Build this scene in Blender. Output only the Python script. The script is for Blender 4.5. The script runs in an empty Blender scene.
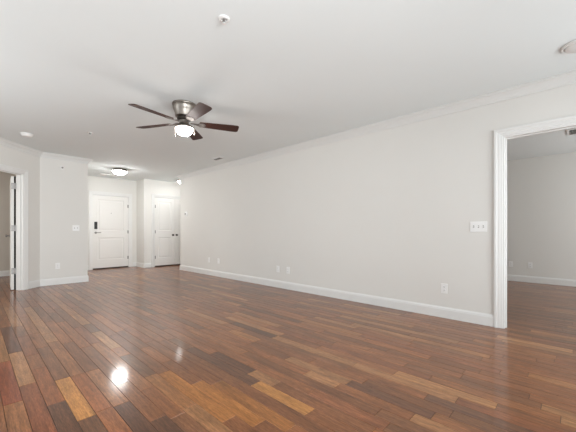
import bpy, bmesh, math, random
from mathutils import Vector, Matrix

C = bpy.context.scene.collection
sc = bpy.context.scene
R = math.radians

# ------------------------------------------------------------------ camera, world, light, exposure
cd = bpy.data.cameras.new('camera')
cam = bpy.data.objects.new('camera', cd); C.objects.link(cam)
cam.location = (0, 0, 1.035)
cam.rotation_euler = (R(90), 0, R(-46.18))
cd.sensor_width = 36; cd.lens = 305.25 / 576 * 36
cd.shift_y = 15.34 / 576
cd.clip_start = 0.02
sc.camera = cam

w = bpy.data.worlds.new('world'); sc.world = w; w.use_nodes = True
bgn = w.node_tree.nodes['Background']
bgn.inputs[0].default_value = (0.80, 0.90, 1.0, 1); bgn.inputs[1].default_value = 1.0

def area(name, loc, rot, sx, sy, power, col=(1, 1, 1), spread=180):
    l = bpy.data.lights.new(name, 'AREA'); l.shape = 'RECTANGLE'; l.size = sx; l.size_y = sy
    l.energy = power; l.color = col; l.spread = R(spread)
    o = bpy.data.objects.new(name, l); C.objects.link(o); o.location = loc; o.rotation_euler = rot
    return o
# daylight from unseen windows; the left, bedroom and side room ones are added fill
DAY = (.95, .985, 1.0)
area('daylight_back_window', (2.75, -1.32, 1.30), (R(90), 0, 0), 1.9, 2.1, 38, DAY, 130)
area('daylight_back_window', (0.20, -1.32, 1.30), (R(98), 0, 0), 1.9, 2.1, 76, DAY, 115)
area('added_fill_left', (-1.33, 3.75, 1.30), (R(90), 0, R(-90)), 2.4, 1.9, 34, DAY)
area('added_fill_left', (-1.33, 0.6, 1.30), (R(90), 0, R(-90)), 1.6, 1.9, 6, DAY)
area('added_fill_bedroom', (6.2, -2.62, 1.35), (R(90), 0, 0), 1.6, 1.5, 76, DAY)
area('added_fill_side_room', (-2.62, 7.6, 1.35), (R(90), 0, R(-90)), 1.4, 1.5, 44, (1, .96, .9))

sc.view_settings.view_transform = 'Standard'
sc.view_settings.look = 'None'
sc.view_settings.gamma = 1
sc.view_settings.use_curve_mapping = False
sc.view_settings.exposure = 0.18
sc.cycles.diffuse_bounces = 8

# ------------------------------------------------------------------ materials
def s2l(c):
    return tuple(((v / 255) / 12.92 if v / 255 <= .04045 else ((v / 255 + .055) / 1.055) ** 2.4) for v in c)

def mat(name, rgb, rough=.5, metal=0, noise=0.02, scale=40, bump=0, emit=None, estr=0, spec=.5, coat=0):
    m = bpy.data.materials.new(name); m.use_nodes = True
    nt = m.node_tree; b = nt.nodes['Principled BSDF']
    b.inputs['Roughness'].default_value = rough; b.inputs['Metallic'].default_value = metal
    b.inputs['Specular IOR Level'].default_value = spec
    b.inputs['Coat Weight'].default_value = coat; b.inputs['Coat Roughness'].default_value = .1
    tc = nt.nodes.new('ShaderNodeTexCoord'); n = nt.nodes.new('ShaderNodeTexNoise')
    n.inputs['Scale'].default_value = scale; n.inputs['Detail'].default_value = 3
    nt.links.new(tc.outputs['Object'], n.inputs['Vector'])
    mx = nt.nodes.new('ShaderNodeMix'); mx.data_type = 'RGBA'
    lo = tuple(max(0, c * (1 - noise)) for c in rgb) + (1,); hi = tuple(min(1, c * (1 + noise)) for c in rgb) + (1,)
    mx.inputs['A'].default_value = lo; mx.inputs['B'].default_value = hi
    nt.links.new(n.outputs['Fac'], mx.inputs['Factor'])
    nt.links.new(mx.outputs['Result'], b.inputs['Base Color'])
    if bump:
        bp = nt.nodes.new('ShaderNodeBump'); bp.inputs['Strength'].default_value = bump; bp.inputs['Distance'].default_value = .002
        nt.links.new(n.outputs['Fac'], bp.inputs['Height']); nt.links.new(bp.outputs['Normal'], b.inputs['Normal'])
    if emit:
        b.inputs['Emission Color'].default_value = tuple(emit) + (1,); b.inputs['Emission Strength'].default_value = estr
    return m

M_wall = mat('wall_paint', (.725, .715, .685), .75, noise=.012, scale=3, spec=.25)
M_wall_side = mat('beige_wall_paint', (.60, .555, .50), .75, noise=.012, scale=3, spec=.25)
M_ceil = mat('ceiling_paint', (.80, .845, .85), .9, noise=.01, scale=3, spec=.15)
M_trim = mat('white_trim_paint', (.76, .76, .745), .42, noise=.008)
M_crown = mat('crown_paint', (.72, .725, .71), .75, noise=.008)
M_door = mat('white_door_paint', (.78, .77, .745), .45, noise=.008)
M_plate = mat('white_plastic', (.84, .84, .83), .35, noise=.01)
M_fix = mat('white_fixture_enamel', (.81, .81, .80), .4, noise=.01)
M_dark = mat('dark_slot', (.03, .03, .03), .6)
M_black = mat('black_lock_plastic', (.02, .02, .022), .35)
M_bronze = mat('dark_bronze_knob', (.05, .04, .035), .35, metal=.7)
M_nickel = mat('brushed_nickel', (.31, .28, .25), .36, metal=1, noise=.08, scale=60)
M_hinge = mat('satin_nickel_hinge', (.30, .29, .28), .5, metal=.8, noise=.05)
M_sweep = mat('dark_door_sweep', (.05, .035, .03), .6)
M_glass = mat('frosted_lamp_glass', (.9, .9, .88), .3, emit=(1, 1, .99), estr=92)
M_glass_c = mat('frosted_corridor_glass', (.9, .9, .88), .3, emit=(1, 1, .99), estr=27)
M_glass_f = mat('frosted_fan_glass', (.9, .9, .88), .3, emit=(1, .98, .95), estr=50)
M_grey = mat('grey_vent_metal', (.30, .29, .27), .5)
M_under = mat('subfloor', (.02, .012, .008), .8)

def wood_mat():
    m = bpy.data.materials.new('hardwood_planks'); m.use_nodes = True
    nt = m.node_tree; b = nt.nodes['Principled BSDF']; N = nt.nodes.new; L = nt.links.new
    at = N('ShaderNodeAttribute'); at.attribute_name = 'plank_colour'
    sh = N('ShaderNodeAttribute'); sh.attribute_name = 'plank_shift'
    tc = N('ShaderNodeTexCoord')
    add = N('ShaderNodeVectorMath'); add.operation = 'ADD'
    L(tc.outputs['Object'], add.inputs[0]); L(sh.outputs['Vector'], add.inputs[1])
    mp = N('ShaderNodeMapping'); mp.inputs['Scale'].default_value = (60, 3.0, 1); L(add.outputs[0], mp.inputs['Vector'])
    n = N('ShaderNodeTexNoise'); n.inputs['Scale'].default_value = 1.0; n.inputs['Detail'].default_value = 6
    n.inputs['Roughness'].default_value = .65; n.inputs['Distortion'].default_value = .6; L(mp.outputs[0], n.inputs['Vector'])
    mp2 = N('ShaderNodeMapping'); mp2.inputs['Scale'].default_value = (12, 2.2, 1); L(add.outputs[0], mp2.inputs['Vector'])
    n2 = N('ShaderNodeTexNoise'); n2.inputs['Scale'].default_value = 1.2; n2.inputs['Detail'].default_value = 4
    n2.inputs['Distortion'].default_value = 1.2; L(mp2.outputs[0], n2.inputs['Vector'])
    r1 = N('ShaderNodeMapRange'); r1.inputs[1].default_value = .3; r1.inputs[2].default_value = .7
    r1.inputs[3].default_value = .66; r1.inputs[4].default_value = 1.30; L(n.outputs['Fac'], r1.inputs[0])
    r2 = N('ShaderNodeMapRange'); r2.inputs[1].default_value = .3; r2.inputs[2].default_value = .7
    r2.inputs[3].default_value = .80; r2.inputs[4].default_value = 1.20; L(n2.outputs['Fac'], r2.inputs[0])
    mp3 = N('ShaderNodeMapping'); mp3.inputs['Scale'].default_value = (260, 26, 1); L(add.outputs[0], mp3.inputs['Vector'])
    n3 = N('ShaderNodeTexNoise'); n3.inputs['Scale'].default_value = 1; n3.inputs['Detail'].default_value = 3; L(mp3.outputs[0], n3.inputs['Vector'])
    r3 = N('ShaderNodeMapRange'); r3.inputs[1].default_value = .3; r3.inputs[2].default_value = .7
    r3.inputs[3].default_value = .72; r3.inputs[4].default_value = 1.26; L(n3.outputs['Fac'], r3.inputs[0])
    m0 = N('ShaderNodeMath'); m0.operation = 'MULTIPLY'; L(r1.outputs[0], m0.inputs[0]); L(r3.outputs[0], m0.inputs[1])
    mu = N('ShaderNodeMath'); mu.operation = 'MULTIPLY'; L(m0.outputs[0], mu.inputs[0]); L(r2.outputs[0], mu.inputs[1])
    vm = N('ShaderNodeVectorMath'); vm.operation = 'SCALE'; L(at.outputs['Color'], vm.inputs[0]); L(mu.outputs[0], vm.inputs['Scale'])
    L(vm.outputs[0], b.inputs['Base Color'])
    b.inputs['Roughness'].default_value = .34
    b.inputs['Specular IOR Level'].default_value = .14
    b.inputs['Coat Weight'].default_value = .54; b.inputs['Coat Roughness'].default_value = .11
    bp = N('ShaderNodeBump'); bp.inputs['Strength'].default_value = .12; bp.inputs['Distance'].default_value = .001
    L(n.outputs['Fac'], bp.inputs['Height']); L(bp.outputs['Normal'], b.inputs['Normal'])
    return m
M_wood = wood_mat()

def blade_mat():
    m = mat('mahogany_blade', (.050, .019, .013), .6, spec=.3, noise=.35, scale=18, coat=0)
    mp = m.node_tree.nodes.new('ShaderNodeMapping'); mp.inputs['Scale'].default_value = (.25, 4, 1)
    tc = [n for n in m.node_tree.nodes if n.type == 'TEX_COORD'][0]; n = [n for n in m.node_tree.nodes if n.type == 'TEX_NOISE'][0]
    m.node_tree.links.new(tc.outputs['Object'], mp.inputs['Vector']); m.node_tree.links.new(mp.outputs[0], n.inputs['Vector'])
    return m
M_blade = blade_mat()

# ------------------------------------------------------------------ helpers
def obj(name, bm, m, parent=None, smooth=False, mw=None):
    me = bpy.data.meshes.new(name); bmesh.ops.recalc_face_normals(bm, faces=bm.faces[:]); bm.to_mesh(me); bm.free()
    if smooth:
        for p in me.polygons: p.use_smooth = True
        me.set_sharp_from_angle(angle=R(40))
    me.materials.append(m)
    o = bpy.data.objects.new(name, me); C.objects.link(o)
    if parent: o.parent = parent
    if mw is not None: o.matrix_world = mw
    return o

def struct(name, bm, m, mw=None, smooth=False):
    o = obj(name, bm, m, None, smooth, mw); o['kind'] = 'structure'; return o

def thing(name, label, cat, mw, group=None):
    o = bpy.data.objects.new(name, None); C.objects.link(o); o.matrix_world = mw; o.empty_display_size = .1
    o['label'] = label; o['category'] = cat
    if group: o['group'] = group
    return o

def dup(root, mw, label, group=None):
    r = root.copy(); C.objects.link(r); r.matrix_world = mw; r['label'] = label
    if group: r['group'] = group
    for ch in list(root.children):
        c = ch.copy(); C.objects.link(c); c.parent = r
        for g in ch.children:
            d = g.copy(); C.objects.link(d); d.parent = c
    return r

def bx(bm, x0, x1, y0, y1, z0, z1, bev=0):
    vs = [bm.verts.new((x, y, z)) for x in (x0, x1) for y in (y0, y1) for z in (z0, z1)]
    F = [(0, 1, 3, 2), (4, 6, 7, 5), (0, 4, 5, 1), (2, 3, 7, 6), (0, 2, 6, 4), (1, 5, 7, 3)]
    fs = [bm.faces.new([vs[i] for i in f]) for f in F]
    if bev:
        es = list({e for f in fs for e in f.edges})
        bmesh.ops.bevel(bm, geom=es, offset=bev, segments=2, affect='EDGES', profile=.5)
    return bm

def lathe(bm, prof, seg=40, axis='z'):
    rings = []
    for r, z in prof:
        if r < 1e-6:
            rings.append([bm.verts.new((0, 0, z))])
        else:
            rings.append([bm.verts.new((r * math.cos(2 * math.pi * k / seg), r * math.sin(2 * math.pi * k / seg), z)) for k in range(seg)])
    for a, b in zip(rings, rings[1:]):
        for k in range(seg):
            k2 = (k + 1) % seg
            if len(a) == 1 and len(b) == 1: continue
            if len(a) == 1: bm.faces.new((a[0], b[k2], b[k]))
            elif len(b) == 1: bm.faces.new((a[k], a[k2], b[0]))
            else: bm.faces.new((a[k], a[k2], b[k2], b[k]))
    return bm

def sweep(bm, pts, prof):
    """2-D path (room on its left), profile of (d out of wall, z); mitred corners."""
    pts = [Vector(p) for p in pts]; n = len(pts)
    dirs = [(pts[i + 1] - pts[i]).normalized() for i in range(n - 1)]
    nor = [Vector((-d.y, d.x)) for d in dirs]
    rings = []
    for i, p in enumerate(pts):
        if i == 0: o = nor[0]
        elif i == n - 1: o = nor[-1]
        else: o = (nor[i - 1] + nor[i]) / (1 + nor[i - 1].dot(nor[i]))
        rings.append([bm.verts.new((p.x + o.x * d, p.y + o.y * d, z)) for d, z in prof])
    m = len(prof)
    for a, b in zip(rings, rings[1:]):
        for j in range(m):
            bm.faces.new((a[j], b[j], b[(j + 1) % m], a[(j + 1) % m]))
    bm.faces.new(rings[0][::-1]); bm.faces.new(rings[-1])
    return bm

H = 2.522
BASE = [(0.001, 0.001), (.016, .001), (.016, .098), (.013, .107), (.013, .114), (.007, .124), (.006, .130), (0.001, .130)]
CROWN = [(0.001, H - .098), (.010, H - .098), (.012, H - .086), (.020, H - .080), (.030, H - .060), (.050, H - .038),
         (.066, H - .026), (.070, H - .014), (.082, H - .010), (.082, H - .001), (0.001, H - .001)]
CAS = [(0, 0.001), (0, .010), (.008, .013), (.022, .013), (.032, .017), (.052, .018), (.062, .023), (.082, .024), (.087, .022), (.087, 0.001)]

CAS = [(a * .88, b) for a, b in CAS]

class Frame:
    """local frame of a wall: s along, n towards the room, z up"""
    def __init__(self, p0, p1):
        self.p0 = Vector((p0[0], p0[1], 0)); d = Vector((p1[0] - p0[0], p1[1] - p0[1], 0)); self.len = d.length
        d.normalize(); self.d = d; self.n = Vector((-d.y, d.x, 0))
    def mw(self, s=0, n=0, z=0):
        # x = along the wall, y = out of the wall into the room, z up (kept right-handed: x, y, z)
        m = Matrix.Identity(4)
        for i in range(3):
            m[i][0] = self.d[i]; m[i][1] = self.n[i]; m[i][2] = (0, 0, 1)[i]
            m[i][3] = (self.p0 + self.d * s + self.n * n + Vector((0, 0, z)))[i]
        return m

T = .12
def wall(name, p0, p1, openings=(), m=None, e0=0, e1=0, T=T):
    f = Frame(p0, p1); bm = bmesh.new()
    cur = -e0
    for s0, s1, z0, z1 in sorted(openings):
        bx(bm, cur, s0, -T, 0, 0, H)
        if z0 > 0: bx(bm, s0, s1, -T, 0, 0, z0)
        bx(bm, s0, s1, -T, 0, z1, H)
        cur = s1
    bx(bm, cur, f.len + e1, -T, 0, 0, H)
    struct(name, bm, m or M_wall, f.mw())
    return f

trim_n = [0]
def casing(f, s0, s1, zt, both=False, T=T, lining=True):
    """moulded casing round a door opening and the jamb lining inside it"""
    trim_n[0] += 1
    bm = bmesh.new()
    def side(sgn, n0):
        path = [(s0, 0.001), (s0, zt), (s1, zt), (s1, 0.001)]
        rings = []
        for i, (s, z) in enumerate(path):
            r = []
            for wd, d in CAS:
                ds = -wd if i in (0, 1) else wd
                dz = 0 if i in (0, 3) else wd
                r.append(bm.verts.new((s + ds, n0 + sgn * d, z + dz)))
            rings.append(r)
        k = len(CAS)
        for a, b in zip(rings, rings[1:]):
            for j in range(k): bm.faces.new((a[j], b[j], b[(j + 1) % k], a[(j + 1) % k]))
        bm.faces.new(rings[0]); bm.faces.new(rings[-1][::-1])
    side(1, 0)
    if both: side(-1, -T)
    if lining:
        g = .014
        bx(bm, s0, s0 + g, -T, .004, 0.001, zt); bx(bm, s1 - g, s1, -T, .004, 0.001, zt); bx(bm, s0 + g, s1 - g, -T, .004, zt - g, zt)
        if both:
            bx(bm, s0 + g, s0 + g + .011, -.075, -.04, 0.001, zt - g); bx(bm, s1 - g - .011, s1 - g, -.075, -.04, 0.001, zt - g)
            bx(bm, s0 + g + .011, s1 - g - .011, -.075, -.04, zt - g - .011, zt - g)
    else:
        bx(bm, s0 + g, s0 + g + .025, -.080, -.058, 0.001, zt - g); bx(bm, s1 - g - .025, s1 - g, -.080, -.058, 0.001, zt - g)
        bx(bm, s0 + g + .025, s1 - g - .025, -.080, -.058, zt - g - .030, zt - g)
    return struct('trim_%d' % trim_n[0], bm, M_trim, f.mw())

# ------------------------------------------------------------------ floor (plank mesh, boards run along Y)
def floor():
    rnd = random.Random(11)
    W = .09; X0 = .405 - 40 * W; X1 = 8.05; Y0 = -2.75; Y1 = 9.85
    pal = [((104, 58, 36), 20), ((118, 68, 42), 18), ((92, 50, 33), 16), ((128, 78, 48), 12), ((82, 45, 32), 11),
           ((66, 40, 31), 7), ((108, 56, 38), 10), ((146, 96, 58), 7), ((136, 78, 44), 7), ((58, 37, 31), 3), ((100, 62, 45), 8), ((150, 106, 72), 9)]
    bag = [c for c, k in pal for _ in range(k)]
    yel = (172, 116, 62); dk = (66, 42, 34); lt = (150, 104, 70); med = (100, 62, 40); red = (118, 54, 36); gold = (146, 92, 46)
    special = [(.45, 1.98, 2.63, yel), (.36, 1.6, 2.28, dk), (.45, 1.4, 1.98, (88, 56, 38)), (.63, 1.35, 1.99, dk), (.54, 2.0, 2.62, (128, 72, 40)),
               (.54, 1.3, 2.0, (132, 76, 42)), (.36, 2.28, 2.95, (124, 70, 42)),
               (.54, 3.9, 4.5, lt), (.27, 3.49, 4.48, (74, 44, 38)), (.18, 2.47, 3.3, red), (.90, 2.98, 3.6, lt), (.27, 1.9, 2.7, (116, 62, 40)),
               (1.35, 1.6, 2.5, dk), (1.35, 1.12, 1.6, yel), (1.44, 1.75, 2.26, (64, 40, 33)), (.99, 1.4, 2.21, gold), (1.08, 1.25, 1.9, gold),
               (1.17, 1.1, 1.8, (140, 88, 46)), (.72, 1.1, 1.69, (70, 44, 34)), (2.02, 2.88, 3.77, lt), (2.20, 2.16, 3.08, lt), (2.11, 2.17, 2.84, dk),
               (2.07, .55, 1.27, (150, 104, 70)), (1.80, .60, 1.15, (84, 54, 42)), (1.71, 1.18, 1.45, lt), (1.71, -.1, .68, (152, 106, 72)),
               (2.16, .36, .98, (158, 110, 72)), (3.60, .05, .60, (164, 116, 78)), (2.25, -.5, .08, (156, 110, 74)), (1.98, .1, .70, (84, 56, 44))]
    bm = bmesh.new()
    lc = bm.faces.layers.float_color if hasattr(bm.faces.layers, 'float_color') else None
    cols = []; shifts = []
    def plank(xa, xb, ya, yb, col, strong):
        g = .0008; b = .0019; dz = .0012
        k = rnd.random() * .0004
        tilt = (rnd.random() - .5) * .0004
        zt = lambda x: 0 - k + tilt * ((x - xa) / (xb - xa) - .5)
        o = [bm.verts.new((x, y, -dz - .001)) for x, y in ((xa + g, ya + g), (xb - g, ya + g), (xb - g, yb - g), (xa + g, yb - g))]
        i = [bm.verts.new((x, y, zt(x))) for x, y in ((xa + b, ya + b), (xb - b, ya + b), (xb - b, yb - b), (xa + b, yb - b))]
        bm.faces.new(i)
        for q in range(4): bm.faces.new((o[q], o[(q + 1) % 4], i[(q + 1) % 4], i[q]))
        s = (rnd.random() * 50, rnd.random() * 50, 0)
        v = 1 + (rnd.random() - .5) * .16
        c = s2l(col); mean = (.212, .092, .037)
        wt = .74 if strong else .47
        c = tuple(min(1, (t * wt * k_ + m_ * (1 - wt)) * v * 1.14) for t, m_, k_ in zip(c, mean, (.97, 1.0, .95)))
        for _ in range(5): cols.append(c); shifts.append(s)
    n = int((X1 - X0) / W) + 1
    for r in range(n):
        xa = X0 + r * W; xc = xa + W / 2
        sp = sorted([(a, b, c) for (x, a, b, c) in special if xa <= x < xa + W])
        spans = []; y = Y0 - rnd.random() * .8
        def fill(y, yend):
            while y < yend - 1e-6:
                L = rnd.choice((.38, .5, .62, .62, .75, .9, 1.15)) * (0.9 + rnd.random() * .25)
                e = y + L
                if e > yend - .22: e = yend
                spans.append((y, e, rnd.choice(bag), 0)); y = e
        for a, b, c in sp:
            if a > y: fill(y, a)
            spans.append((a, b, c, 1)); y = b
        fill(y, Y1)
        for a, b, c, k in spans: plank(xa, xa + W, a, b, c, k)
    me = bpy.data.meshes.new('floor'); bm.to_mesh(me); bm.free()
    ca = me.attributes.new('plank_colour', 'FLOAT_COLOR', 'FACE'); va = me.attributes.new('plank_shift', 'FLOAT_VECTOR', 'FACE')
    ca.data.foreach_set('color', [v for c in cols for v in (c[0], c[1], c[2], 1)])
    va.data.foreach_set('vector', [v for c in shifts for v in c])
    me.materials.append(M_wood)
    o = bpy.data.objects.new('floor', me); C.objects.link(o); o['kind'] = 'structure'
    bm = bmesh.new(); bx(bm, X0, X1, Y0, Y1, -.12, -.0021)
    s = struct('floor_base', bm, M_under)
floor()
bm = bmesh.new(); bx(bm, -3.2, 8.05, -2.9, 9.85, H, H + .12); struct('ceiling', bm, M_ceil)

# ------------------------------------------------------------------ walls
XR = 3.935; YL = 7.344; YE = 9.48; YC = 8.917; XH = 1.68; XK = 3.41; XW = -1.21; YB = -1.2
cx0 = .91                                   # corner of the short left wall and the angled wall
# main right-hand wall with the cased opening to the bedroom
f_right = wall('wall_right', (XR, YB), (XR, 7.8), [(-.25 - YB, .600 - YB, 0, 2.046)], e0=T)
f_ret = wall('wall_corridor', (XR + T, 7.8), (5.7, 7.8))
f_closet = wall('wall_closet', (5.7, YC), (XK, YC), [(5.7 - 4.93, 5.7 - 3.70, 0, 2.045)])
f_hallr = wall('wall_hall_right', (XK, YC + T), (XK, YE))
f_entry = wall('wall_entry', (XK + T, YE), (XH - T, YE), [(XK + T - 3.205, XK + T - 2.275, 0, 2.045)])
f_halll = wall('wall_hall_left', (XH, YE), (XH, YL + .0))
f_left = wall('wall_left', (XH - T, YL), (cx0, YL))
s45 = math.sqrt(.5)
f_ang = wall('wall_angled', (cx0, YL), (XW, YL - (cx0 - XW)), [(.36, 1.17, 0, 2.046)], e1=.05)
f_back_left = wall('wall_left_added_windows', (XW, YL - (cx0 - XW)), (XW, YB), [(.27, 2.67, .35, 2.25), (3.82, 5.42, .35, 2.25)], e1=T)
f_back = wall('wall_back', (XW, YB), (XR, YB), [(.46, 2.36, .25, 2.35), (3.01, 4.91, .25, 2.35)])
f_corr_end = wall('wall_corridor_end', (5.7, 7.8 - T), (5.7, YC + T))
# side room behind the angled wall
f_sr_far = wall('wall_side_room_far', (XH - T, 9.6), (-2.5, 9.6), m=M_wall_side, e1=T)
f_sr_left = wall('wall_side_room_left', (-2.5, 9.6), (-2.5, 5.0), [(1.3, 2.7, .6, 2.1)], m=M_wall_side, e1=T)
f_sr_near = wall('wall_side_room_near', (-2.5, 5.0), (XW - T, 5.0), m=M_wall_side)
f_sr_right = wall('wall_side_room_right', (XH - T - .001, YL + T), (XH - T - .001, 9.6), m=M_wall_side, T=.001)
# bedroom seen through the right-hand opening
XB = 7.85
f_b_far = wall('wall_bedroom_far', (XB, -2.5), (XB, 3.6), e0=T, e1=T)
f_b_back = wall('wall_bedroom_back', (XR + T, -2.5), (XB, -2.5), [(1.345, 2.945, .6, 2.1)])
f_b_end = wall('wall_bedroom_end', (XB, 3.6), (XR + T, 3.6))
f_b_near = wall('wall_bedroom_near', (XR + T + .001, YB - T), (XR + T + .001, -2.5 - T))

# baseboards
def base(name, *paths):
    bm = bmesh.new()
    for p in paths: sweep(bm, p, BASE)
    return struct(name, bm, M_trim)
base('baseboard_right', [(XR, YB), (XR, -.25 - .078)], [(XR, .600 + .078), (XR, 7.8), (5.7, 7.8)])
base('baseboard_closet', [(5.7, YC), (4.93 + .089, YC)], [(3.70 - .089, YC), (XK, YC), (XK, YE), (3.205 + .089, YE)])
base('baseboard_left', [(2.275 - .089, YE), (XH, YE), (XH, YL), (cx0, YL), (cx0 - .271 * s45, YL - .271 * s45)],
     [(cx0 - 1.259 * s45, YL - 1.259 * s45), (XW, YL - (cx0 - XW)), (XW, YB), (XR, YB)])
base('baseboard_side_room', [(XH - T, 9.6), (-2.5, 9.6), (-2.5, 5.0)])
base('baseboard_bedroom', [(XR + T, -2.5), (XB, -2.5), (XB, 3.6), (XR + T, 3.6)])
# crown moulding of the living room
trim_n[0] = 0
def crown(path):
    trim_n[0] += 1
    bm = bmesh.new(); sweep(bm, path, CROWN); return struct('trim_%d' % trim_n[0], bm, M_crown)
crown([(XW, YB), (XR, YB), (XR, 7.8), (XR + .10, 7.8)])
crown([(XH, YL + .10), (XH, YL), (cx0, YL), (XW, YL - (cx0 - XW)), (XW, YB)])

# door casings
casing(f_right, -.25 - YB, .600 - YB, 2.046, both=True)
casing(f_closet, 5.7 - 4.93, 5.7 - 3.70, 2.045)
casing(f_entry, XK + T - 3.205, XK + T - 2.275, 2.045)
casing(f_ang, .36, 1.17, 2.046, both=True)

# unseen windows; left, bedroom and side room ones added to let light in
win_n = [0]
def window(f, s0, s1, z0, z1):
    win_n[0] += 1
    bm = bmesh.new(); g = .05
    for a, b, c, d in ((s0, s0 + g, z0, z1), (s1 - g, s1, z0, z1), (s0 + g, s1 - g, z0, z0 + g), (s0 + g, s1 - g, z1 - g, z1)):
        bx(bm, a, b, -.09, -.03, c, d)
    m = (s0 + s1) / 2; bx(bm, m - .02, m + .02, -.08, -.04, z0 + g, z1 - g)
    struct('unseen_window_%d' % win_n[0], bm, M_trim, f.mw())
window(f_back, .46, 2.36, .25, 2.35); window(f_back, 3.01, 4.91, .25, 2.35)
window(f_back_left, .27, 2.67, .35, 2.25); window(f_back_left, 3.82, 5.42, .35, 2.25); window(f_b_back, 1.345, 2.945, .6, 2.1); window(f_sr_left, 1.3, 2.7, .6, 2.1)

# ------------------------------------------------------------------ doors
def leaf_bm(W, Hh, th=.042, panels=((.255, .86), (1.055, 1.91)), stile=.115, z0=.0):
    """moulded two-panel leaf; x 0..W, y -th..0 (front at y=0), recessed and raised fields on both faces"""
    bm = bmesh.new()
    rings = [(0, 0), (.010, -.009), (.030, -.011), (.052, -.004)]
    for face in (0, 1):
        Y = lambda d: (d if face == 0 else -th - d)
        def quad(a, b, c, d):
            vs = [bm.verts.new(p) for p in (a, b, c, d)]; bm.faces.new(vs if face == 0 else vs[::-1])
        xs = [0, stile, W - stile, W]; zs = [z0] + [v for p in panels for v in p] + [Hh]
        for i in range(3):
            for j in range(len(zs) - 1):
                x0, x1, a, b = xs[i], xs[i + 1], zs[j], zs[j + 1]
                if i == 1 and j % 2 == 1:
                    prev = None
                    for ins, dep in rings:
                        r = [(x0 + ins, Y(dep), a + ins), (x1 - ins, Y(dep), a + ins), (x1 - ins, Y(dep), b - ins), (x0 + ins, Y(dep), b - ins)]
                        if prev:
                            for k in range(4): quad(prev[k], prev[(k + 1) % 4], r[(k + 1) % 4], r[k])
                        prev = r
                    quad(*prev)
                else:
                    quad((x0, Y(0), a), (x1, Y(0), a), (x1, Y(0), b), (x0, Y(0), b))
    for p in (((0, 0), (0, Hh)), ((W, 0), (W, Hh))):
        x = p[0][0]; vs = [bm.verts.new(v) for v in ((x, 0, z0), (x, -th, z0), (x, -th, Hh), (x, 0, Hh))]; bm.faces.new(vs)
    for z in (z0, Hh):
        vs = [bm.verts.new(v) for v in ((0, 0, z), (W, 0, z), (W, -th, z), (0, -th, z))]; bm.faces.new(vs)
    bmesh.ops.remove_doubles(bm, verts=bm.verts[:], dist=1e-5)
    return bm

def at(o, x, y, z, rz=0): o.location = (x, y, z); o.rotation_euler = (0, 0, rz); return o
def hinge(parent, x, y, z):
    bm = bmesh.new(); lathe(bm, [(0, -.045), (.007, -.045), (.007, .045), (0, .045)], 12)
    bx(bm, -.028, .028, -.004, -.001, -.044, .044)
    return at(obj('hinge', bm, M_hinge, parent, True), x, y, z)

# entry door (right edge hinged): local x runs towards -X in the world
g = .014; top = 2.045 - g - .011
def door_struct(name, mw, W, **kw):
    o = struct(name, leaf_bm(W, top, **kw), M_door, mw); return o
ls0 = XK + T - 3.205 + g + .004; lw = .93 - 2 * g - .008
d1 = door_struct('door_1', f_entry.mw(ls0, -.012), lw, z0=.033)
bm = bmesh.new(); bx(bm, 0, lw, -.040, .001, .001, .032); at(obj('door_sweep', bm, M_sweep, d1), 0, 0, 0)
for z in (.28, 1.02, 1.76): hinge(d1, -.004, .006, z)
bm = bmesh.new(); bx(bm, -.036, .036, .0005, .024, -.10, .10, .008); at(obj('keypad_lock', bm, M_black, d1), lw - .07, 0, 1.195)
bm = bmesh.new(); lathe(bm, [(0, 0), (.03, 0), (.03, .008), (.012, .012), (.012, .045), (0, .045)], 24)
bmesh.ops.rotate(bm, cent=(0, 0, 0), matrix=Matrix.Rotation(R(-90), 3, 'X'), verts=bm.verts[:])
bx(bm, -.118, .012, .034, .048, -.010, .010, .004)
at(obj('door_handle', bm, M_hinge, d1, True), lw - .07, .0005, 1.0)
bm = bmesh.new(); lathe(bm, [(0, 0), (.010, 0), (.010, .004), (.005, .005), (0, .003)], 16)
bmesh.ops.rotate(bm, cent=(0, 0, 0), matrix=Matrix.Rotation(R(-90), 3, 'X'), verts=bm.verts[:])
at(obj('peephole', bm, M_hinge, d1, True), lw / 2, .0005, 1.54)

# closet double doors: two leaves, each its own door
cw = (1.23 - 2 * g - .012) / 2
c0 = 5.7 - 4.93 + g + .004
for k, nm in enumerate(('door_2', 'door_3')):
    d = door_struct(nm, f_closet.mw(c0 + k * (cw + .004), -.012), cw, stile=.10, z0=.033)
    bm = bmesh.new(); bx(bm, .002, cw - .002, -.036, -.002, .001, .032); obj('door_sweep', bm, M_sweep, d)
    hx = cw + .004 if k == 1 else -.004
    for z in (.28, 1.02, 1.76): hinge(d, hx, .006, z)
    bm = bmesh.new(); lathe(bm, [(0, 0), (.028, 0), (.028, .006), (.010, .010), (.010, .032), (.022, .038), (.028, .050), (.024, .062), (.010, .067), (0, .068)], 24)
    bmesh.ops.rotate(bm, cent=(0, 0, 0), matrix=Matrix.Rotation(R(-90), 3, 'X'), verts=bm.verts[:])
    at(obj('door_knob', bm, M_bronze, d, True), (.055 if k == 1 else cw - .055), .0005, .925)

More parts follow.
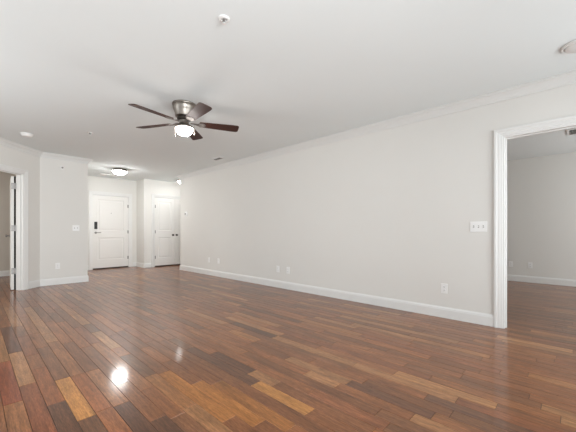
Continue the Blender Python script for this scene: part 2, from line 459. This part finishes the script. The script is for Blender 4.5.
# open door of the side room, hinged on the far corner of the right jamb and swung into the room
hp = f_ang.mw(.36 + g + .004, -T - .004).translation
view = math.atan2(hp.y, hp.x)
ang = view + R(1.5)
mw = Matrix.Translation((hp.x, hp.y, 0)) @ Matrix.Rotation(ang, 4, 'Z')
d4 = struct('door_4', leaf_bm(.77, top - .02, z0=.012), M_door, mw @ Matrix.Translation((.012, .062, 0)))
bm = bmesh.new(); bx(bm, -.002, .03, -.066, -.0425, .012, top - .02); obj('gap_shade_strip', bm, mat('black_gap_shade', (.012, .012, .012), .95, spec=.05), d4)  # added black strip: painted shade of the gap between leaf and jamb
for z in (.34, 1.09, 1.83):
    bm = bmesh.new(); lathe(bm, [(0, -.05), (.008, -.05), (.008, .05), (0, .05)], 12)
    bx(bm, -.004, -.001, .002, .040, -.052, .052); bx(bm, -.004, -.001, -.030, -.002, -.052, .052)
    obj('hinge', bm, M_hinge, d4, True).location = (-.012, -.048, z)
bm = bmesh.new(); lathe(bm, [(0, 0), (.028, 0), (.028, .006), (.010, .010), (.010, .032), (.026, .045), (.024, .06), (0, .066)], 24)
bmesh.ops.rotate(bm, cent=(0, 0, 0), matrix=Matrix.Rotation(R(-90), 3, 'X'), verts=bm.verts[:])
at(obj('door_knob', bm, M_hinge, d4, True), .71, .0005, .95)

# ------------------------------------------------------------------ ceiling fan
FX, FY = 1.738, 3.352
fan = thing('ceiling_fan', 'five-blade ceiling fan with brushed nickel housing, dark reddish wood blades and lit frosted bowl', 'ceiling fan',
            Matrix.Translation((FX, FY, H)))
bm = bmesh.new(); lathe(bm, [(0, -.001), (.134, -.001), (.137, -.008), (.134, -.018), (.126, -.022), (.126, -.030), (.130, -.036), (.128, -.050), (.118, -.078), (.112, -.086), (.112, -.094), (.108, -.100), (.104, -.128), (.100, -.146), (.090, -.150), (0, -.150)], 48)
obj('motor_housing', bm, M_nickel, fan, True)
bm = bmesh.new(); lathe(bm, [(0, -.151), (.074, -.151), (.080, -.160), (.080, -.180), (.064, -.190), (0, -.190)], 40)
obj('flywheel', bm, mat('dark_nickel', (.10, .09, .08), .4, metal=1), fan, True)
bm = bmesh.new(); lathe(bm, [(0, -.191), (.055, -.191), (.055, -.225), (.075, -.250), (.100, -.262), (.106, -.268), (.106, -.284), (.100, -.287), (0, -.287)], 40)
obj('light_fitter', bm, M_nickel, fan, True)
bm = bmesh.new()
pr = [(0.0, -.370)] + [(.095 * math.sin(t), -.292 - .078 * math.cos(t)) for t in [R(a) for a in range(8, 91, 8)]] + [(.095, -.289), (0, -.289)]
lathe(bm, pr, 48); obj('light_bowl', bm, M_glass_f, fan, True)
def blade_bm():
    bm = bmesh.new(); n = 10; th = .006
    out = []
    def wd(x):  # half width along the blade
        t = (x - .17) / (.637 - .17); return .052 + .020 * min(1, t * 1.3)
    xs = [.17, .18, .25, .35, .45, .55, .585, .607]
    up = [(x, wd(x) - (.012 if x == .17 else 0)) for x in xs]
    c = wd(.607)
    rr = .03
    up += [(.607 + rr * math.sin(R(a)), c - rr + rr * math.cos(R(a))) for a in (20, 45, 70, 90)]
    out = up + [(x, -y) for x, y in up[::-1]]
    top_ = [bm.verts.new((x, y, th / 2)) for x, y in out]; bot = [bm.verts.new((x, y, -th / 2)) for x, y in out]
    bm.faces.new(top_); bm.faces.new(bot[::-1])
    for i in range(len(out)):
        j = (i + 1) % len(out); bm.faces.new((top_[i], bot[i], bot[j], top_[j]))
    bmesh.ops.rotate(bm, cent=(0, 0, 0), matrix=Matrix.Rotation(R(-12), 3, 'X'), verts=bm.verts[:])
    return bm
def iron_bm():
    bm = bmesh.new()
    out = [(.070, .012), (.11, .012), (.15, .020), (.175, .040), (.215, .044), (.235, .030), (.225, .012), (.245, .008)]
    out = out + [(x, -y) for x, y in out[::-1]]
    a = [bm.verts.new((x, y, -.004 if x > .14 else .004)) for x, y in out]; b = [bm.verts.new((x, y, -.009 if x > .14 else -.004)) for x, y in out]
    bm.faces.new(a); bm.faces.new(b[::-1])
    for i in range(len(out)):
        j = (i + 1) % len(out); bm.faces.new((a[i], b[i], b[j], a[j]))
    bmesh.ops.rotate(bm, cent=(0, 0, 0), matrix=Matrix.Rotation(R(-12), 3, 'X'), verts=[v for v in bm.verts if v.co.x > .14])
    return bm
b0 = obj('blade', blade_bm(), M_blade, fan); i0 = obj('blade_iron', iron_bm(), mat('matt_nickel', (.20, .18, .165), .65, metal=.6), b0)
at(b0, 0, 0, 2.305 - H, R(46)); b0.rotation_euler = (0, 0, R(46))
for k in range(1, 5):
    b = b0.copy(); C.objects.link(b); b.rotation_euler = (0, 0, R(46 + 72 * k))
    i = i0.copy(); C.objects.link(i); i.parent = b
def chain(dx, dy, L):
    bm = bmesh.new()
    lathe(bm, [(0, -.245), (.0014, -.245), (.0014, -.245 - L), (0, -.245 - L)], 8)
    pl = [(0, -.245 - L), (.006, -.248 - L), (.007, -.262 - L), (0, -.270 - L)]
    lathe(bm, pl, 12)
    o = obj('pull_chain', bm, M_nickel, fan, True); o.location = (dx, dy, 0)
rt = Vector((math.cos(R(46.18)), -math.sin(R(46.18))))
chain(rt.x * .118, rt.y * .118, .10); chain(-rt.x * .100 - .03, -rt.y * .100 - .045, .13)

# ------------------------------------------------------------------ flush ceiling lights
def flush_light(x, y, label, gm=None):
    t = thing('ceiling_light', label, 'ceiling light', Matrix.Translation((x, y, H)))
    bm = bmesh.new(); lathe(bm, [(0, -.001), (.140, -.001), (.146, -.026), (.168, -.032), (.178, -.042), (.176, -.060), (.166, -.062), (.158, -.048), (0, -.048)], 48)
    obj('pan', bm, M_nickel, t, True)
    Rs, a1 = .185, 58; r1 = Rs * math.sin(R(a1))
    bm = bmesh.new(); lathe(bm, [(0, -.052 - Rs + Rs * math.cos(R(a1)))] + [(Rs * math.sin(R(a)), -.052 + Rs * math.cos(R(a1)) - Rs * math.cos(R(a))) for a in range(6, a1 + 1, 4)] + [(r1, -.049), (0, -.049)], 48)
    obj('glass_bowl', bm, gm or M_glass, t, True)
    zb = -.052 - Rs + Rs * math.cos(R(a1))
    bm = bmesh.new(); lathe(bm, [(0, zb - .018), (.006, zb - .015), (.008, zb - .008), (.004, zb - .0005), (0, zb - .0005)], 16)
    obj('finial', bm, M_nickel, t, True)
flush_light(2.48, 7.95, 'lit round flush ceiling light with nickel rim in front of the entry door')
flush_light(4.24, 8.25, 'lit round ceiling light half hidden behind the wall corner above the closet doors', M_glass_c)

# ------------------------------------------------------------------ small ceiling fittings
def sprinkler(x, y, label):
    t = thing('fire_sprinkler', label, 'sprinkler', Matrix.Translation((x, y, H)))
    bm = bmesh.new(); lathe(bm, [(0, -.001), (.040, -.001), (.040, -.004), (.030, -.010), (.022, -.010), (.020, -.004), (0, -.004)], 32)
    obj('escutcheon', bm, M_fix, t, True)
    bm = bmesh.new(); lathe(bm, [(0, -.005), (.009, -.005), (.009, -.016), (.004, -.018), (.004, -.028), (0, -.028)], 16)
    bx(bm, -.011, -.008, -.0025, .0025, -.034, -.012); bx(bm, .008, .011, -.0025, .0025, -.034, -.012)
    obj('sprinkler_frame', bm, M_hinge, t)
    bm = bmesh.new(); lathe(bm, [(0, -.0345), (.015, -.0345), (.015, -.0365), (0, -.0365)], 20)
    obj('deflector', bm, M_fix, t)
sprinkler(1.23, 1.80, 'white pendent sprinkler on the ceiling nearest the camera, in front of the fan')
sprinkler(1.25, 5.33, 'small white sprinkler on the far ceiling between the fan and the smoke alarm')

t = thing('smoke_alarm', 'round white smoke alarm on the ceiling near the angled wall', 'smoke alarm', Matrix.Translation((.60, 6.10, H)))
bm = bmesh.new(); lathe(bm, [(0, -.001), (.078, -.001), (.078, -.014), (.072, -.016), (0, -.016)], 40); obj('base_ring', bm, M_fix, t, True)
bm = bmesh.new(); lathe(bm, [(0, -.017), (.066, -.017), (.066, -.028), (.056, -.040), (.030, -.046), (0, -.046)], 40); obj('alarm_cover', bm, M_fix, t, True)

t = thing('ceiling_fitting', 'round white ceiling fitting cut by the right edge, above the bedroom opening', 'ceiling fitting', Matrix.Translation((3.355, .01, H)) @ Matrix.Scale(.73, 4, (1, 0, 0)) @ Matrix.Scale(.73, 4, (0, 1, 0)))
bm = bmesh.new(); lathe(bm, [(.1, -.001), (.150, -.001), (.150, -.010), (.143, -.018), (.132, -.018), (.124, -.006), (.1, -.006), (.1, -.001)], 48); obj('outer_ring', bm, M_fix, t, True)
bm = bmesh.new(); lathe(bm, [(0, -.007), (.118, -.007), (.116, -.020), (.104, -.027), (0, -.030)], 48); obj('centre_cover', bm, M_fix, t, True)

def vent(x, y, rz, label, L=.36, Wd=.16):
    t = thing('ceiling_vent', label, 'vent', Matrix.Translation((x, y, H)) @ Matrix.Rotation(rz, 4, 'Z'))
    bm = bmesh.new(); b = .022
    for a in ((-L / 2, L / 2, -Wd / 2, -Wd / 2 + b), (-L / 2, L / 2, Wd / 2 - b, Wd / 2), (-L / 2, -L / 2 + b, -Wd / 2 + b, Wd / 2 - b), (L / 2 - b, L / 2, -Wd / 2 + b, Wd / 2 - b)):
        bx(bm, a[0], a[1], a[2], a[3], -.010, -.001)
    obj('vent_frame', bm, M_fix, t)
    bm = bmesh.new(); bx(bm, -L / 2 + b, L / 2 - b, -Wd / 2 + b, Wd / 2 - b, -.003, -.001); obj('vent_throat', bm, M_grey, t)
    bm = bmesh.new(); n = 6
    for k in range(n):
        y0 = -Wd / 2 + b + (k + .3) * (Wd - 2 * b) / n
        vs = [bm.verts.new(p) for p in ((-L / 2 + b, y0, -.004), (L / 2 - b, y0, -.004), (L / 2 - b, y0 + .012, -.012), (-L / 2 + b, y0 + .012, -.012))]
        bm.faces.new(vs)
        vs = [bm.verts.new(p) for p in ((-L / 2 + b, y0 + .002, -.004), (L / 2 - b, y0 + .002, -.004), (L / 2 - b, y0 + .014, -.012), (-L / 2 + b, y0 + .014, -.012))]
        bm.faces.new(vs[::-1])
    obj('louvre', bm, M_fix, t)
vent(3.50, 5.34, R(90), 'white ceiling register close to the right wall beyond the fan', .30, .13)
vent(2.50, 8.95, 0, 'narrow ceiling register at the hall end just above the entry door', .36, .12)
vent(6.22, -.02, R(90), 'ceiling register inside the bedroom, seen under the opening head', .34, .34)

# ------------------------------------------------------------------ wall plates
def plate_mw(f, s, z): return f.mw(s, 0, z)
def outlet(mw, label, m=None, group=None):
    t = thing('wall_outlet', label, 'outlet', mw, group)
    bm = bmesh.new(); bx(bm, -.036, .036, .0005, .0065, -.058, .058, .002); obj('cover_plate', bm, M_plate, t)
    for z in (-.020, .020):
        bm = bmesh.new(); bx(bm, -.0165, .0165, .0068, .0095, -.0135, .0135, .001)
        s = obj('socket', bm, M_plate, t); s.location = (0, 0, z)
        bm = bmesh.new()
        bx(bm, -.0085, -.006, .0096, .0100, -.003, .007); bx(bm, .006, .0085, .0096, .0100, -.003, .007); bx(bm, -.002, .002, .0096, .0100, -.009, -.005)
        obj('slot', bm, M_dark, s)
    return t
sR = lambda y: y - YB
o = outlet(plate_mw(f_right, sR(1.18), .350), 'white outlet on the long wall nearest the bedroom opening')
for y, z, l in ((3.77, .338, 'right outlet of the middle pair low on the long wall'), (4.03, .340, 'left outlet of the middle pair low on the long wall'),
                (5.98, .355, 'right outlet of the far pair low on the long wall'), (6.38, .354, 'left outlet of the far pair, closest to the hall corner')):
    dup(o, plate_mw(f_right, sR(y), z), 'white ' + l)
dup(o, plate_mw(f_left, XH - T - 1.18, .361), 'white outlet low on the short wall by the side room door')
dup(o, plate_mw(f_b_far, .74 + 2.5, .348), 'right-hand white outlet on the bedroom wall, seen through the opening')
dup(o, plate_mw(f_b_far, 1.06 + 2.5, .351), 'left-hand white outlet on the bedroom wall beside the opening casing')

def switch(mw, n, label):
    t = thing('light_switch', label, 'light switch', mw); W = .070 + .0465 * (n - 1)
    bm = bmesh.new(); bx(bm, -W / 2, W / 2, .0005, .0065, -.058, .058, .002); obj('cover_plate', bm, M_plate, t)
    for k in range(n):
        x = (k - (n - 1) / 2) * .0465
        bm = bmesh.new(); bx(bm, -.006, .006, .0066, .0072, -.013, .013); s = obj('toggle_slot', bm, M_grey, t); s.location = (x, 0, 0)
        bm = bmesh.new(); bx(bm, -.0045, .0045, .0073, .018, -.004, .004, .001)
        bmesh.ops.rotate(bm, cent=(0, .007, 0), matrix=Matrix.Rotation(R(22 if k % 2 else -22), 3, 'X'), verts=bm.verts[:])
        bmesh.ops.translate(bm, verts=bm.verts[:], vec=(0, .002, 0))
        tg = obj('toggle', bm, M_plate, t); tg.location = (x, 0, 0)
        for z in (-.030, .030):
            bm = bmesh.new(); lathe(bm, [(0, 0), (.003, 0), (.0025, .001), (0, .001)], 10)
            bmesh.ops.rotate(bm, cent=(0, 0, 0), matrix=Matrix.Rotation(R(-90), 3, 'X'), verts=bm.verts[:])
            sw = obj('screw', bm, M_plate, t); sw.location = (x, .0067, z)
switch(plate_mw(f_right, sR(.825), 1.087), 3, 'white three-toggle switch plate beside the bedroom opening')
switch(plate_mw(f_left, XH - T - 1.48, 1.102), 2, 'white two-toggle switch plate on the short wall near the hall')

t = thing('thermostat', 'small round white thermostat on the long wall near the hall corner', 'thermostat', plate_mw(f_right, sR(7.47), 1.49))
def disc(prof, seg=40):
    bm = bmesh.new(); lathe(bm, prof, seg); bmesh.ops.rotate(bm, cent=(0, 0, 0), matrix=Matrix.Rotation(R(-90), 3, 'X'), verts=bm.verts[:]); return bm
obj('back_plate', disc([(0, .0005), (.062, .0005), (.062, .008), (.056, .011), (0, .011)]), M_plate, t, True)
obj('dial', disc([(0, .0112), (.048, .0112), (.047, .024), (.042, .028), (0, .028)]), M_plate, t, True)
obj('display', disc([(0, .0282), (.024, .0282), (.023, .0295), (0, .0295)], 24), M_dark, t, True).location = (.016, 0, 0)

t = thing('wall_sprinkler', 'small round white sidewall sprinkler high on the short wall', 'sprinkler', plate_mw(f_left, XH - T - 1.25, 2.277))
obj('escutcheon', disc([(0, .0005), (.040, .0005), (.040, .004), (.028, .012), (.016, .014), (0, .014)]), M_fix, t, True)
obj('sprinkler_frame', disc([(0, .0142), (.008, .0142), (.008, .050), (.018, .052), (.018, .055), (0, .055)], 20), M_hinge, t, True)
